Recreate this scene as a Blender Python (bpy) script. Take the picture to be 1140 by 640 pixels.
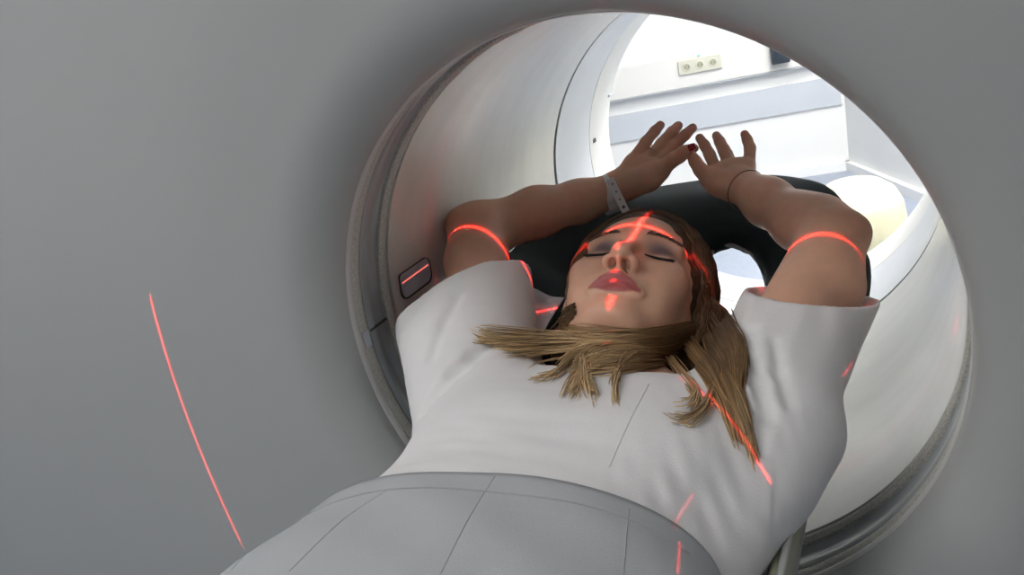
import bpy, math, random
import numpy as np
from mathutils import Matrix, Vector, Euler
from mathutils.bvhtree import BVHTree

random.seed(7)
rng = np.random.default_rng(7)
for o in list(bpy.data.objects):
    bpy.data.objects.remove(o, do_unlink=True)
S = bpy.context.scene
COL = S.collection

# ------------------------------------------------------------------ camera
# world: bore axis = +Y (away from the viewer), X right, Z up, origin at the centre of the bore's front lip
FPX = 930.0
YAW, PIT, ROL = 0.49686, -0.32461, 0.21514
CAM = np.array([0.2972, -0.7341, 0.3465])
_rz = np.array([[math.cos(YAW), -math.sin(YAW), 0], [math.sin(YAW), math.cos(YAW), 0], [0, 0, 1]])
_rx = np.array([[1, 0, 0], [0, math.cos(PIT), -math.sin(PIT)], [0, math.sin(PIT), math.cos(PIT)]])
_ry = np.array([[math.cos(ROL), 0, math.sin(ROL)], [0, 1, 0], [-math.sin(ROL), 0, math.cos(ROL)]])
RC = _rz @ _rx @ _ry
cd = bpy.data.cameras.new('camera')
cd.sensor_width = 36.0
cd.lens = 36.0 * FPX / 1140.0
cd.clip_start = 0.02
cam = bpy.data.objects.new('camera', cd)
COL.objects.link(cam)
r_, f_, u_ = RC[:, 0], RC[:, 1], RC[:, 2]
cam.matrix_world = Matrix(((r_[0], u_[0], -f_[0], CAM[0]), (r_[1], u_[1], -f_[1], CAM[1]),
                           (r_[2], u_[2], -f_[2], CAM[2]), (0, 0, 0, 1)))
S.camera = cam

# ------------------------------------------------------------------ world, exposure
w = bpy.data.worlds.new('world')
S.world = w
w.use_nodes = True
w.node_tree.nodes['Background'].inputs[0].default_value = (0.97, 0.97, 0.96, 1)
w.node_tree.nodes['Background'].inputs[1].default_value = 0.17
S.view_settings.view_transform = 'Standard'
S.view_settings.look = 'None'
S.view_settings.gamma = 1.0
S.view_settings.use_curve_mapping = False
S.view_settings.exposure = 0.12

FRONT_PANEL = 7.5      # ceiling panels above the patient side
REAR_PANEL = 26.0       # unseen ceiling panels added behind the scanner
LASER = 1.0
LCURVE = 1.0

# ------------------------------------------------------------------ pixel <-> place helpers
def ray(px):
    d = np.array([(px[0] - 570) / FPX, 1.0, -(px[1] - 320) / FPX])
    return RC @ d
def ony(px, y):
    d = ray(px); t = (y - CAM[1]) / d[1]
    return CAM + d * t
def onz(px, z):
    d = ray(px); t = (z - CAM[2]) / d[2]
    return CAM + d * t

# ------------------------------------------------------------------ object helpers
def thing(name, label, cat, loc=(0, 0, 0), group=None):
    o = bpy.data.objects.new(name, None)
    COL.objects.link(o)
    o.location = loc
    o.empty_display_size = 0.05
    o['label'] = label; o['category'] = cat
    if group: o['group'] = group
    return o
def tag(o, label, cat, group=None):
    o['label'] = label; o['category'] = cat
    if group: o['group'] = group
    return o
def obj(name, verts, faces, mat, parent=None, smooth=True, attr=None, mats=None, midx=None):
    me = bpy.data.meshes.new(name)
    verts = np.asarray(verts, dtype=np.float64)
    if parent is not None:
        off = np.array(world_loc(parent))
        verts = verts - off
    me.from_pydata([tuple(v) for v in verts], [], [tuple(int(i) for i in q) for q in faces])
    me.update()
    if smooth:
        me.polygons.foreach_set('use_smooth', [True] * len(me.polygons))
    if attr is not None:
        ca = me.color_attributes.new('col', 'FLOAT_COLOR', 'POINT')
        ca.data.foreach_set('color', np.concatenate([attr, np.ones((len(attr), 1))], 1).astype(np.float32).ravel())
    if mats:
        for m in mats: me.materials.append(m)
        if midx is not None: me.polygons.foreach_set('material_index', midx)
    elif mat: me.materials.append(mat)
    o = bpy.data.objects.new(name, me)
    COL.objects.link(o)
    if parent is not None: o.parent = parent
    return o
def world_loc(o):
    l = Vector(o.location)
    while o.parent is not None:
        o = o.parent; l = l + Vector(o.location)
    return l
def struct(o):
    o['kind'] = 'structure'; return o

class MB:
    def __init__(self): self.v = []; self.f = []
    def add(self, v, f):
        n = len(self.v)
        self.v += [tuple(p) for p in v]; self.f += [tuple(i + n for i in q) for q in f]
        return self
    def box(self, c, s, R=None, bev=0.0):
        c = np.array(c, float); s = np.array(s, float) / 2
        if bev <= 0:
            p = np.array([[x, y, z] for x in (-1, 1) for y in (-1, 1) for z in (-1, 1)], float) * s
            f = [(0, 1, 3, 2), (4, 6, 7, 5), (0, 4, 5, 1), (2, 3, 7, 6), (0, 2, 6, 4), (1, 5, 7, 3)]
        else:
            b = min(bev, min(s) * 0.95)
            p = []
            idx = {}
            for x in (-1, 1):
                for y in (-1, 1):
                    for z in (-1, 1):
                        for ax in range(3):
                            q = np.array([x, y, z], float) * (s - b)
                            q[ax] += (x, y, z)[ax] * b
                            idx[(x, y, z, ax)] = len(p); p.append(q)
            p = np.array(p); f = []
            for ax in range(3):
                o1, o2 = [a for a in range(3) if a != ax]
                for sg in (-1, 1):
                    q = []
                    for a, bb in ((-1, -1), (1, -1), (1, 1), (-1, 1)):
                        k = [0, 0, 0]; k[ax] = sg; k[o1] = a; k[o2] = bb
                        q.append(idx[(k[0], k[1], k[2], ax)])
                    f.append(q)
            for ax in range(3):       # edges
                o1, o2 = [a for a in range(3) if a != ax]
                for a in (-1, 1):
                    for bb in (-1, 1):
                        ks = []
                        for sg in (-1, 1):
                            k = [0, 0, 0]; k[ax] = sg; k[o1] = a; k[o2] = bb
                            ks.append(tuple(k))
                        f.append([idx[ks[0] + (o1,)], idx[ks[1] + (o1,)], idx[ks[1] + (o2,)], idx[ks[0] + (o2,)]])
            for x in (-1, 1):
                for y in (-1, 1):
                    for z in (-1, 1):
                        f.append([idx[(x, y, z, 0)], idx[(x, y, z, 1)], idx[(x, y, z, 2)]])
        if R is not None: p = p @ np.array(R).T
        return self.add(p + c, f)
    def tube(self, pts, rad, n=8, cap=True, flat=1.0, up=(0, 0, 1)):
        pts = np.array(pts, float); m = len(pts)
        rad = np.full(m, rad, float) if np.isscalar(rad) else np.array(rad, float)
        tg = np.gradient(pts, axis=0); tg /= np.linalg.norm(tg, axis=1)[:, None] + 1e-12
        up = np.array(up, float)
        a = np.cross(tg, up); ln = np.linalg.norm(a, axis=1)
        a[ln < 1e-4] = np.cross(tg[ln < 1e-4], np.array([1, 0.1, 0])) if (ln < 1e-4).any() else a[ln < 1e-4]
        a /= np.linalg.norm(a, axis=1)[:, None]
        b = np.cross(tg, a)
        th = np.arange(n) / n * 2 * np.pi
        v = pts[:, None] + (a[:, None] * np.cos(th)[None, :, None] + b[:, None] * np.sin(th)[None, :, None] * flat) * rad[:, None, None]
        f = [(i * n + j, i * n + (j + 1) % n, (i + 1) * n + (j + 1) % n, (i + 1) * n + j) for i in range(m - 1) for j in range(n)]
        if cap: f += [tuple(range(n))[::-1], tuple((m - 1) * n + j for j in range(n))]
        return self.add(v.reshape(-1, 3), f)
    def lathe_y(self, prof, n=192, a0=0.0, a1=2 * math.pi, close=False, x0=0, z0=0):
        full = abs(a1 - a0 - 2 * math.pi) < 1e-6
        k = n if full else n + 1
        th = a0 + (a1 - a0) * np.arange(k) / n
        P = np.array(prof, float)    # (radius, y)
        v = np.stack([x0 + P[:, None, 0] * np.cos(th), np.repeat(P[:, 1:2], k, 1), z0 + P[:, None, 0] * np.sin(th)], -1)
        m = len(P); f = []
        mm = m if close else m - 1
        for i in range(mm):
            i2 = (i + 1) % m
            for j in range(n):
                j2 = (j + 1) % k if full else j + 1
                f.append((i * k + j, i2 * k + j, i2 * k + j2, i * k + j2))
        return self.add(v.reshape(-1, 3), f)
    def build(self, name, mat, parent=None, smooth=False):
        return obj(name, self.v, self.f, mat, parent, smooth)

def smooth_path(pts, n):
    P = np.array(pts, float); m = len(P)
    t = np.linspace(0, m - 1, n); i = np.clip(t.astype(int), 0, m - 2); u = (t - i)[:, None]
    p0 = P[np.clip(i - 1, 0, m - 1)]; p1 = P[i]; p2 = P[i + 1]; p3 = P[np.clip(i + 2, 0, m - 1)]
    return 0.5 * ((2 * p1) + (-p0 + p2) * u + (2 * p0 - 5 * p1 + 4 * p2 - p3) * u ** 2 + (-p0 + 3 * p1 - 3 * p2 + p3) * u ** 3)

# ------------------------------------------------------------------ materials
def mat(name, col, rough=0.5, metal=0.0, noise=0.0, nscale=20.0, bump=0.0, bscale=200.0, spec=0.5, coat=0.0, attr=False,
        sss=0.0, col2=None, emit=None, estr=0.0, trans=0.0, alpha=1.0, stretch=(1, 1, 1), sheen=0.0, backface=False):
    m = bpy.data.materials.new(name); m.use_nodes = True
    nt = m.node_tree; b = nt.nodes['Principled BSDF']
    b.inputs['Roughness'].default_value = rough
    b.inputs['Metallic'].default_value = metal
    b.inputs['Specular IOR Level'].default_value = spec
    b.inputs['Coat Weight'].default_value = coat
    b.inputs['Sheen Weight'].default_value = sheen
    b.inputs['Transmission Weight'].default_value = trans
    b.inputs['Base Color'].default_value = (*col, 1)
    if emit is not None:
        b.inputs['Emission Color'].default_value = (*emit, 1); b.inputs['Emission Strength'].default_value = estr
    if sss:
        b.inputs['Subsurface Weight'].default_value = sss
        b.inputs['Subsurface Radius'].default_value = (1.0, 0.28, 0.15)
        b.inputs['Subsurface Scale'].default_value = 0.006
    tc = nt.nodes.new('ShaderNodeTexCoord'); mp = nt.nodes.new('ShaderNodeMapping')
    mp.inputs['Scale'].default_value = stretch
    nt.links.new(tc.outputs['Object'], mp.inputs['Vector'])
    src = None
    if attr:
        a = nt.nodes.new('ShaderNodeAttribute'); a.attribute_name = 'col'; src = a.outputs['Color']
        nt.links.new(src, b.inputs['Base Color'])
    if noise > 0:
        n = nt.nodes.new('ShaderNodeTexNoise'); n.inputs['Scale'].default_value = nscale; n.inputs['Detail'].default_value = 6
        nt.links.new(mp.outputs[0], n.inputs['Vector'])
        mx = nt.nodes.new('ShaderNodeMix'); mx.data_type = 'RGBA'
        mx.blend_type = 'MIX' if col2 is not None else 'MULTIPLY'
        mr = nt.nodes.new('ShaderNodeMapRange'); mr.inputs[1].default_value = 0.35; mr.inputs[2].default_value = 0.65
        nt.links.new(n.outputs['Fac'], mr.inputs[0])
        if col2 is not None:
            mr.inputs[4].default_value = noise
            nt.links.new(mr.outputs[0], mx.inputs[0])
            mx.inputs[7].default_value = (*col2, 1)
        else:
            mr.inputs[3].default_value = 1 - noise
            cb = nt.nodes.new('ShaderNodeCombineColor')
            for k in range(3): nt.links.new(mr.outputs[0], cb.inputs[k])
            mx.inputs[0].default_value = 1.0
            nt.links.new(cb.outputs[0], mx.inputs[7])
        if src is not None: nt.links.new(src, mx.inputs[6])
        else: mx.inputs[6].default_value = (*col, 1)
        nt.links.new(mx.outputs[2], b.inputs['Base Color'])
    if bump > 0:
        n2 = nt.nodes.new('ShaderNodeTexNoise'); n2.inputs['Scale'].default_value = bscale; n2.inputs['Detail'].default_value = 4
        nt.links.new(mp.outputs[0], n2.inputs['Vector'])
        bp = nt.nodes.new('ShaderNodeBump'); bp.inputs['Strength'].default_value = bump; bp.inputs['Distance'].default_value = 0.001
        nt.links.new(n2.outputs['Fac'], bp.inputs['Height']); nt.links.new(bp.outputs[0], b.inputs['Normal'])
    return m

M = {}
M['gantry'] = mat('gantry_plastic', (0.43, 0.44, 0.435), 0.42, noise=0.03, nscale=3, bump=0.12, bscale=900)
M['tube'] = mat('bore_plastic', (0.81, 0.80, 0.755), 0.27, spec=0.8, noise=0.06, nscale=9, bump=0.15, bscale=60, stretch=(1, 3, 1))
M['band_grain'] = mat('granular_band', (0.64, 0.63, 0.58), 0.6, noise=0.3, nscale=420, bump=0.4, bscale=500)
M['band_blue'] = mat('blue_grey_band', (0.43, 0.46, 0.48), 0.28, noise=0.25, nscale=8, stretch=(1, 8, 1))
M['band_dark'] = mat('dark_groove', (0.14, 0.145, 0.15), 0.5)
M['band_light'] = mat('light_lip', (0.62, 0.61, 0.60), 0.35)
M['rear_band'] = mat('rear_band_satin', (0.78, 0.81, 0.85), 0.35, noise=0.06, nscale=6)
M['rear_white'] = mat('rear_cover_plastic', (0.80, 0.80, 0.78), 0.4)
M['seal'] = mat('dark_rubber_seal', (0.04, 0.045, 0.04), 0.6)
M['wall'] = mat('white_wall_paint', (0.80, 0.80, 0.785), 0.6, noise=0.02, nscale=5)
M['wall_grey'] = mat('pale_grey', (0.52, 0.55, 0.59), 0.5)
M['trunk'] = mat('white_trunking', (0.72, 0.71, 0.68), 0.45)
M['socket'] = mat('cream_socket', (0.60, 0.59, 0.50), 0.4)
M['socket_hole'] = mat('socket_recess', (0.38, 0.37, 0.26), 0.5)
M['green'] = mat('green_marker', (0.25, 0.65, 0.5), 0.5)
M['black'] = mat('black_plastic', (0.02, 0.03, 0.045), 0.4)
M['floor'] = mat('blue_grey_vinyl', (0.30, 0.34, 0.42), 0.35, noise=0.08, nscale=30)
M['ceil'] = mat('white_ceiling', (0.85, 0.85, 0.85), 0.7)
M['skirting'] = mat('white_skirting', (0.86, 0.86, 0.85), 0.4)
M['cream'] = mat('cream_plastic', (0.60, 0.57, 0.40), 0.4)
M['pad'] = mat('dark_grey_vinyl', (0.026, 0.038, 0.042), 0.7, spec=0.2, noise=0.15, nscale=14, bump=0.2, bscale=400)
M['table_pad'] = mat('grey_table_pad', (0.26, 0.29, 0.30), 0.55, bump=0.2, bscale=300)
M['rail'] = mat('beige_rail', (0.36, 0.35, 0.26), 0.35)
M['rail_dark'] = mat('table_shell', (0.42, 0.43, 0.42), 0.4)
M['skin'] = mat('skin', (0.6, 0.4, 0.3), 0.48, attr=True, sss=0.12, noise=0.06, nscale=70, bump=0.12, bscale=500, spec=0.4)
M['cloth'] = mat('white_cotton', (0.78, 0.765, 0.765), 0.85, bump=0.25, bscale=700, sheen=0.1, noise=0.03, nscale=12)
M['trouser'] = mat('grey_cloth', (0.42, 0.435, 0.45), 0.85, bump=0.3, bscale=700, noise=0.05, nscale=10)
M['seam'] = mat('dark_seam_thread', (0.35, 0.36, 0.37), 0.9)
M['hair'] = mat('hair_strands', (0.2, 0.12, 0.06), 0.48, attr=True, spec=0.35)
M['lash'] = mat('dark_lashes', (0.015, 0.012, 0.012), 0.6)
M['brow'] = mat('brown_brow_hair', (0.11, 0.065, 0.045), 0.6)
M['band'] = mat('white_vinyl_band', (0.74, 0.74, 0.76), 0.35)
M['hole'] = mat('band_stud', (0.10, 0.10, 0.10), 0.5)
M['silver'] = mat('silver', (0.55, 0.53, 0.50), 0.25, metal=1.0)
M['cord'] = mat('thin_dark_cord', (0.10, 0.075, 0.06), 0.6)
M['nail'] = mat('red_nail_polish', (0.42, 0.01, 0.02), 0.15, coat=0.6)
M['tissue'] = mat('paper_tissue', (0.68, 0.64, 0.66), 0.9, bump=0.3, bscale=300)
M['glass_dark'] = mat('window_smoked', (0.66, 0.75, 0.86), 0.2, noise=0.25, nscale=25)
M['lamp'] = mat('light_diffuser', (0.9, 0.9, 0.9), 0.5, emit=(1.0, 0.99, 0.97), estr=REAR_PANEL)
M['lamp_front'] = mat('light_diffuser_front', (0.9, 0.9, 0.9), 0.5, emit=(1.0, 0.985, 0.965), estr=FRONT_PANEL)
M['lamp_frame'] = mat('lamp_frame_metal', (0.7, 0.7, 0.7), 0.4)

# ------------------------------------------------------------------ signed-distance sculpting
class Field:
    def __init__(self, lo, hi, h):
        self.lo = np.array(lo, float); self.h = h
        self.n = np.ceil((np.array(hi) - self.lo) / h).astype(int) + 1
        self.F = np.full(self.n, 0.05, np.float32)
    def sub(self, blo, bhi):
        i0 = np.clip(np.floor((np.array(blo) - self.lo) / self.h).astype(int), 0, self.n)
        i1 = np.clip(np.ceil((np.array(bhi) - self.lo) / self.h).astype(int) + 1, 0, self.n)
        if (i1 <= i0).any(): return None
        sl = tuple(slice(a, b) for a, b in zip(i0, i1))
        g = np.meshgrid(*[(self.lo[k] + self.h * np.arange(i0[k], i1[k])).astype(np.float32) for k in range(3)], indexing='ij', sparse=True)
        return sl, g
    def merge(self, sl, d, k, op):
        A = self.F[sl]
        if op == 'add':
            hh = np.maximum(k - np.abs(A - d), 0) / k if k > 0 else 0
            self.F[sl] = np.minimum(A, d) - hh * hh * k * 0.25
        else:
            d = -d
            hh = np.maximum(k - np.abs(A - d), 0) / k if k > 0 else 0
            self.F[sl] = np.maximum(A, d) + hh * hh * k * 0.25
    def ell(self, c, r, R=None, k=0.01, op='add'):
        """ellipsoid; R columns are its axes"""
        c = np.array(c, float); r = np.array(r, float); m = k + 0.012
        e = max(r) + m if R is not None else r + m
        q = self.sub(c - e, c + e)
        if q is None: return
        sl, g = q
        R = np.eye(3) if R is None else np.array(R)
        X = [g[i] - c[i] for i in range(3)]
        loc = [X[0] * R[0, i] + X[1] * R[1, i] + X[2] * R[2, i] for i in range(3)]
        k0 = np.sqrt(sum((loc[i] / r[i]) ** 2 for i in range(3))) + 1e-9
        k1 = np.sqrt(sum((loc[i] / (r[i] ** 2)) ** 2 for i in range(3))) + 1e-9
        self.merge(sl, (k0 * (k0 - 1) / k1).astype(np.float32), k, op)
    def cap(self, A, B, ra, rb, k=0.01, op='add', u=None, fa=1.0, fb=1.0, clip=None, flatend=False):
        """tapered capsule A-B; section half-axes r along u and r*f across it"""
        A = np.array(A, float); B = np.array(B, float)
        m = max(ra, rb, ra * fa, rb * fb) + k + 0.012
        q = self.sub(np.minimum(A, B) - m, np.maximum(A, B) + m)
        if q is None: return
        sl, g = q
        ax = B - A; L = np.linalg.norm(ax); ax /= L
        X = [g[i] - A[i] for i in range(3)]
        t = X[0] * ax[0] + X[1] * ax[1] + X[2] * ax[2]
        tc = np.clip(t, 0, L); s = tc / L
        P = [X[i] - tc * ax[i] for i in range(3)]
        rr = ra + (rb - ra) * s
        if u is None:
            d = np.sqrt(P[0] ** 2 + P[1] ** 2 + P[2] ** 2) - rr
        else:
            u = np.array(u, float); u = u - ax * (u @ ax); u /= np.linalg.norm(u)
            w_ = np.cross(ax, u); ff = fa + (fb - fa) * s
            pu = P[0] * u[0] + P[1] * u[1] + P[2] * u[2]
            pw = P[0] * w_[0] + P[1] * w_[1] + P[2] * w_[2]
            pa = t - tc; rw = rr * ff; rm = np.minimum(rr, rw)
            k0 = np.sqrt((pu / rr) ** 2 + (pw / rw) ** 2 + (pa / rm) ** 2) + 1e-9
            k1 = np.sqrt((pu / rr ** 2) ** 2 + (pw / rw ** 2) ** 2 + (pa / rm ** 2) ** 2) + 1e-9
            d = k0 * (k0 - 1) / k1
        if clip is not None:
            for (p0, nn) in clip:     # keep the side the normal points away from
                d = np.maximum(d, sum((g[i] - p0[i]) * nn[i] for i in range(3)))
        self.merge(sl, d.astype(np.float32), k, op)
    def chain(self, pts, rads, k=0.01, op='add', **kw):
        for i in range(len(pts) - 1):
            self.cap(pts[i], pts[i + 1], rads[i], rads[i + 1], k=k, op=op, **kw)
    def mesh(self):
        """surface nets"""
        F = self.F; ins = F < 0
        cnt = np.zeros(tuple(s - 1 for s in F.shape), np.uint8)
        for dx in (0, 1):
            for dy in (0, 1):
                for dz in (0, 1):
                    cnt += ins[dx:F.shape[0] - 1 + dx, dy:F.shape[1] - 1 + dy, dz:F.shape[2] - 1 + dz]
        act = (cnt > 0) & (cnt < 8)
        I = np.argwhere(act)
        idx = np.full(act.shape, -1, np.int64); idx[tuple(I.T)] = np.arange(len(I))
        acc = np.zeros((len(I), 3)); n = np.zeros(len(I))
        corners = [(a, b, c) for a in (0, 1) for b in (0, 1) for c in (0, 1)]
        for ca in corners:
            for ax in range(3):
                if ca[ax]: continue
                cb = list(ca); cb[ax] = 1
                fa = F[tuple((I + ca).T)]; fb = F[tuple((I + cb).T)]
                s = (fa < 0) != (fb < 0)
                t = np.where(s, fa / np.where(s, fa - fb, 1), 0)
                p = np.array(ca, float)[None].repeat(len(I), 0); p[:, ax] += t
                acc += p * s[:, None]; n += s
        V = self.lo + (I + acc / n[:, None]) * self.h
        faces = []
        for ax in range(3):
            o1, o2 = [(1, 2), (2, 0), (0, 1)][ax]
            a = [slice(None)] * 3; b = [slice(None)] * 3
            a[ax] = slice(0, -1); b[ax] = slice(1, None)
            A = ins[tuple(a)]; B = ins[tuple(b)]
            E = np.argwhere(A != B)
            E = E[(E[:, o1] > 0) & (E[:, o2] > 0) & (E[:, o1] < F.shape[o1] - 1) & (E[:, o2] < F.shape[o2] - 1)]
            inside = A[tuple(E.T)]
            e1 = np.zeros(3, int); e1[o1] = 1; e2 = np.zeros(3, int); e2[o2] = 1
            q = np.stack([idx[tuple((E - e1 - e2).T)], idx[tuple((E - e2).T)], idx[tuple(E.T)], idx[tuple((E - e1).T)]], 1)
            q = np.where(inside[:, None], q, q[:, ::-1])
            faces.append(q)
        Q = np.concatenate(faces); Q = Q[(Q >= 0).all(1)]
        return V, Q

def relax(V, Q, it=1, lam=0.5):
    e = np.concatenate([Q[:, [0, 1]], Q[:, [1, 2]], Q[:, [2, 3]], Q[:, [3, 0]]])
    for _ in range(it):
        acc = np.zeros_like(V); n = np.zeros(len(V))
        for a, b in ((0, 1), (1, 0)):
            for k in range(3): acc[:, k] += np.bincount(e[:, a], V[e[:, b], k], len(V))
            n += np.bincount(e[:, a], minlength=len(V))
        V = V + lam * (acc / np.maximum(n, 1)[:, None] - V)
    return V

# ================================================================== SETTING: the room behind and around the scanner
FLOOR_Z, CEIL_Z = -1.0, 1.75
corner = np.array([-0.132, 4.518, 0.0])
ra = math.radians(14)
bdir = -np.array([math.cos(ra), math.sin(ra), 0])      # along the back wall, leftwards
sdir = np.array([math.sin(math.radians(27)), -math.cos(math.radians(27)), 0])   # along the right wall, towards the viewer
bn = np.array([math.sin(ra), -math.cos(ra), 0])        # back wall normal, into the room
sn = np.array([-math.cos(math.radians(27)), -math.sin(math.radians(27)), 0])

def slab(name, p, d, L, n, z0, z1, m, th=0.1, out=0.0, kind=True):
    """vertical slab along d starting at p; its visible face lies 'out' in front of the wall line"""
    p = np.array(p, float) + n * out
    q = p + d * L; b = p - n * th; c = q - n * th
    v = [(*p[:2], z0), (*q[:2], z0), (*q[:2], z1), (*p[:2], z1), (*b[:2], z0), (*c[:2], z0), (*c[:2], z1), (*b[:2], z1)]
    f = [(0, 1, 2, 3), (5, 4, 7, 6), (4, 0, 3, 7), (1, 5, 6, 2), (3, 2, 6, 7), (4, 5, 1, 0)]
    o = obj(name, v, f, m, smooth=False)
    return struct(o) if kind else o

slab('wall_back', corner - bdir * 0.1, bdir, 4.6, bn, FLOOR_Z, CEIL_Z, M['wall'])
slab('wall_right', corner - sdir * 0.1, sdir, 5.6, sn, FLOOR_Z, CEIL_Z, M['wall'])
lc = corner + bdir * 4.3
slab('wall_left', (lc[0], lc[1], 0), np.array([0, -1.0, 0]), 6.4, np.array([1.0, 0, 0]), FLOOR_Z, CEIL_Z, M['wall_grey'])
fb = MB(); fb.box((-1.2, -0.5, FLOOR_Z - 0.05), (9, 12, 0.1)); struct(fb.build('floor', M['floor']))
fb = MB(); fb.box((-1.2, -0.5, CEIL_Z + 0.05), (9, 12, 0.1)); struct(fb.build('ceiling', M['ceil']))
slab('baseboard_back', corner, bdir, 4.2, bn, FLOOR_Z, FLOOR_Z + 0.055, M['skirting'], th=0.03, out=0.03)
slab('baseboard_right', corner, sdir, 5.0, sn, FLOOR_Z, FLOOR_Z + 0.055, M['skirting'], th=0.03, out=0.03)
# trunking's shade and reflection on the back wall, put in as a grey strip, and the flat white ledge above it
slab('wall_shade_strip', corner + bdir * 0.02, bdir, 4.0, bn, -0.605, -0.44, M['wall_grey'], th=0.015, out=0.015)
# wall trunking (a continuous box that carries the sockets)
def wall_pt(px, out=0.0):
    d = ray(px); n = bn; t = ((corner + bn * out - CAM) @ n) / (d @ n)
    return CAM + d * t
tr = thing('cable_trunking', 'long white cable trunking running across the back wall', 'trunking', tuple(corner + bdir * 1.0 + np.array([0, 0, -0.26])))
def wall_box(mb, s0, s1, z0, z1, o0, o1):
    """box on the back wall: s along bdir from the corner, o = distance off the wall"""
    c = corner + bdir * (s0 + s1) / 2 + bn * (o0 + o1) / 2; c[2] = (z0 + z1) / 2
    R = np.stack([bdir, bn, [0, 0, 1]], 1)
    return mb.box(c, (abs(s1 - s0), abs(o1 - o0), abs(z1 - z0)), R, bev=0.004)
wall_box(MB(), 0.05, 3.9, -0.345, -0.16, 0.0, 0.045).build('trunking_body', M['trunk'], tr)
wall_box(MB(), 0.05, 3.9, -0.352, -0.347, 0.0, 0.05).build('lower_edge', M['wall_grey'], tr)
sp = wall_pt((779, 72), 0.05)
s_c = (sp - corner) @ bdir
so = thing('socket_outlet', 'cream triple socket plate on the white wall trunking', 'socket', tuple(sp))
wall_box(MB(), s_c - 0.125, s_c + 0.125, sp[2] - 0.042, sp[2] + 0.042, 0.045, 0.058).build('plate', M['socket'], so)
Rb = np.stack([bdir, bn, [0, 0, 1]], 1)
for k in (-1, 0, 1):
    c = corner + bdir * (s_c + 0.075 * k) + bn * 0.0585; c[2] = sp[2]
    t = np.arange(28) / 28 * 2 * np.pi
    ring = lambda r, o: [c + Rb @ np.array([r * math.cos(a), o, r * math.sin(a)]) for a in t]
    v = ring(0.027, 0.0) + ring(0.025, 0.003) + ring(0.020, 0.003) + ring(0.018, 0.0008)
    f = [(i * 28 + j, i * 28 + (j + 1) % 28, (i + 1) * 28 + (j + 1) % 28, (i + 1) * 28 + j) for i in range(3) for j in range(28)]
    rr = obj('socket_ring', v, f, M['socket'], so)
    v = ring(0.0195, 0.0012); obj('socket_recess', v, [tuple(range(28))], M['socket_hole'], rr, smooth=False)
    mb = MB()
    for dx in (-0.0095, 0.0095):
        mb.box(c + Rb @ np.array([dx, 0.002, 0]), (0.005, 0.002, 0.005), Rb)
    mb.build('pin_hole', M['black'], rr)
wall_box(MB(), s_c - 0.008, s_c + 0.008, sp[2] + 0.046, sp[2] + 0.058, 0.045, 0.052).build('indicator', M['green'], so)
bp = wall_pt((868, 60), 0.06); s_b = (bp - corner) @ bdir
bx = thing('wall_box', 'small black box on the wall right of the triple socket', 'box', tuple(bp))
wall_box(MB(), s_b - 0.05, s_b + 0.05, bp[2] - 0.05, bp[2] + 0.09, 0.045, 0.10).build('casing', M['black'], bx)
wall_box(MB(), s_b - 0.03, s_b + 0.03, bp[2] - 0.03, bp[2] + 0.05, 0.10, 0.104).build('face_plate', M['black'], bx)

def ceiling_light(x, y, m, label, sx=1.2, sy=0.6, group=None):
    t = thing('ceiling_light', label, 'light', (x, y, CEIL_Z), group)
    mb = MB()
    for dx, dy, lx, ly in ((0, sy / 2, sx + .04, .04), (0, -sy / 2, sx + .04, .04), (sx / 2, 0, .04, sy), (-sx / 2, 0, .04, sy)):
        mb.box((x + dx, y + dy, CEIL_Z - 0.02), (lx, ly, 0.04))
    mb.build('frame', M['lamp_frame'], t)
    MB().box((x, y, CEIL_Z - 0.012), (sx - .05, sy - .05, 0.02)).build('diffuser', m, t)
for x, y in ((0.0, 3.0), (0.7, 2.15), (1.0, 1.25)):  # unseen, kept to the right to brighten the right wall and the bore
    ceiling_light(x, y, M['lamp'], 'bright flat ceiling light panel added out of view behind the scanner', group='added ceiling panels behind the scanner')
for x, y in ((-1.7, -1.1), (-0.4, -1.3), (-1.2, -2.6)):
    ceiling_light(x, y, M['lamp_front'], 'dimmer flat ceiling light panel on the patient side', group='ceiling panels on the patient side')

# cream rounded cover seen past the headrest
ccp = ony((955, 262), 1.9)
ct = thing('pedestal_cover', 'cream rounded plastic pedestal standing on the floor behind the scanner', 'pedestal', (ccp[0], ccp[1], FLOOR_Z))
zt = ony((965, 203), 1.9)[2]
pr = [(0.0, zt), (0.05, zt), (0.085, zt - .006), (0.115, zt - .03), (0.135, zt - .07), (0.145, zt - .15), (0.155, -0.95), (0.17, -0.985), (0.17, FLOOR_Z)]
t = np.arange(48) / 48 * 2 * np.pi
v = [(ccp[0] + r * math.cos(a) * 1.0, ccp[1] + r * math.sin(a) * 1.3, z + 0.0) for r, z in pr for a in t]
obj('cover', v, [(i * 48 + j, (i + 1) * 48 + j, (i + 1) * 48 + (j + 1) % 48, i * 48 + (j + 1) % 48) for i in range(len(pr) - 1) for j in range(48)], M['cream'], ct)
v = [(ccp[0] + r * math.cos(a), ccp[1] + r * 1.3 * math.sin(a), z) for r, z in ((0.18, FLOOR_Z), (0.18, FLOOR_Z + 0.03), (0.165, FLOOR_Z + 0.03)) for a in t]
obj('foot_ring', v, [(i * 48 + j, i * 48 + (j + 1) % 48, (i + 1) * 48 + (j + 1) % 48, (i + 1) * 48 + j) for i in range(2) for j in range(48)], M['wall_grey'], ct)

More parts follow.
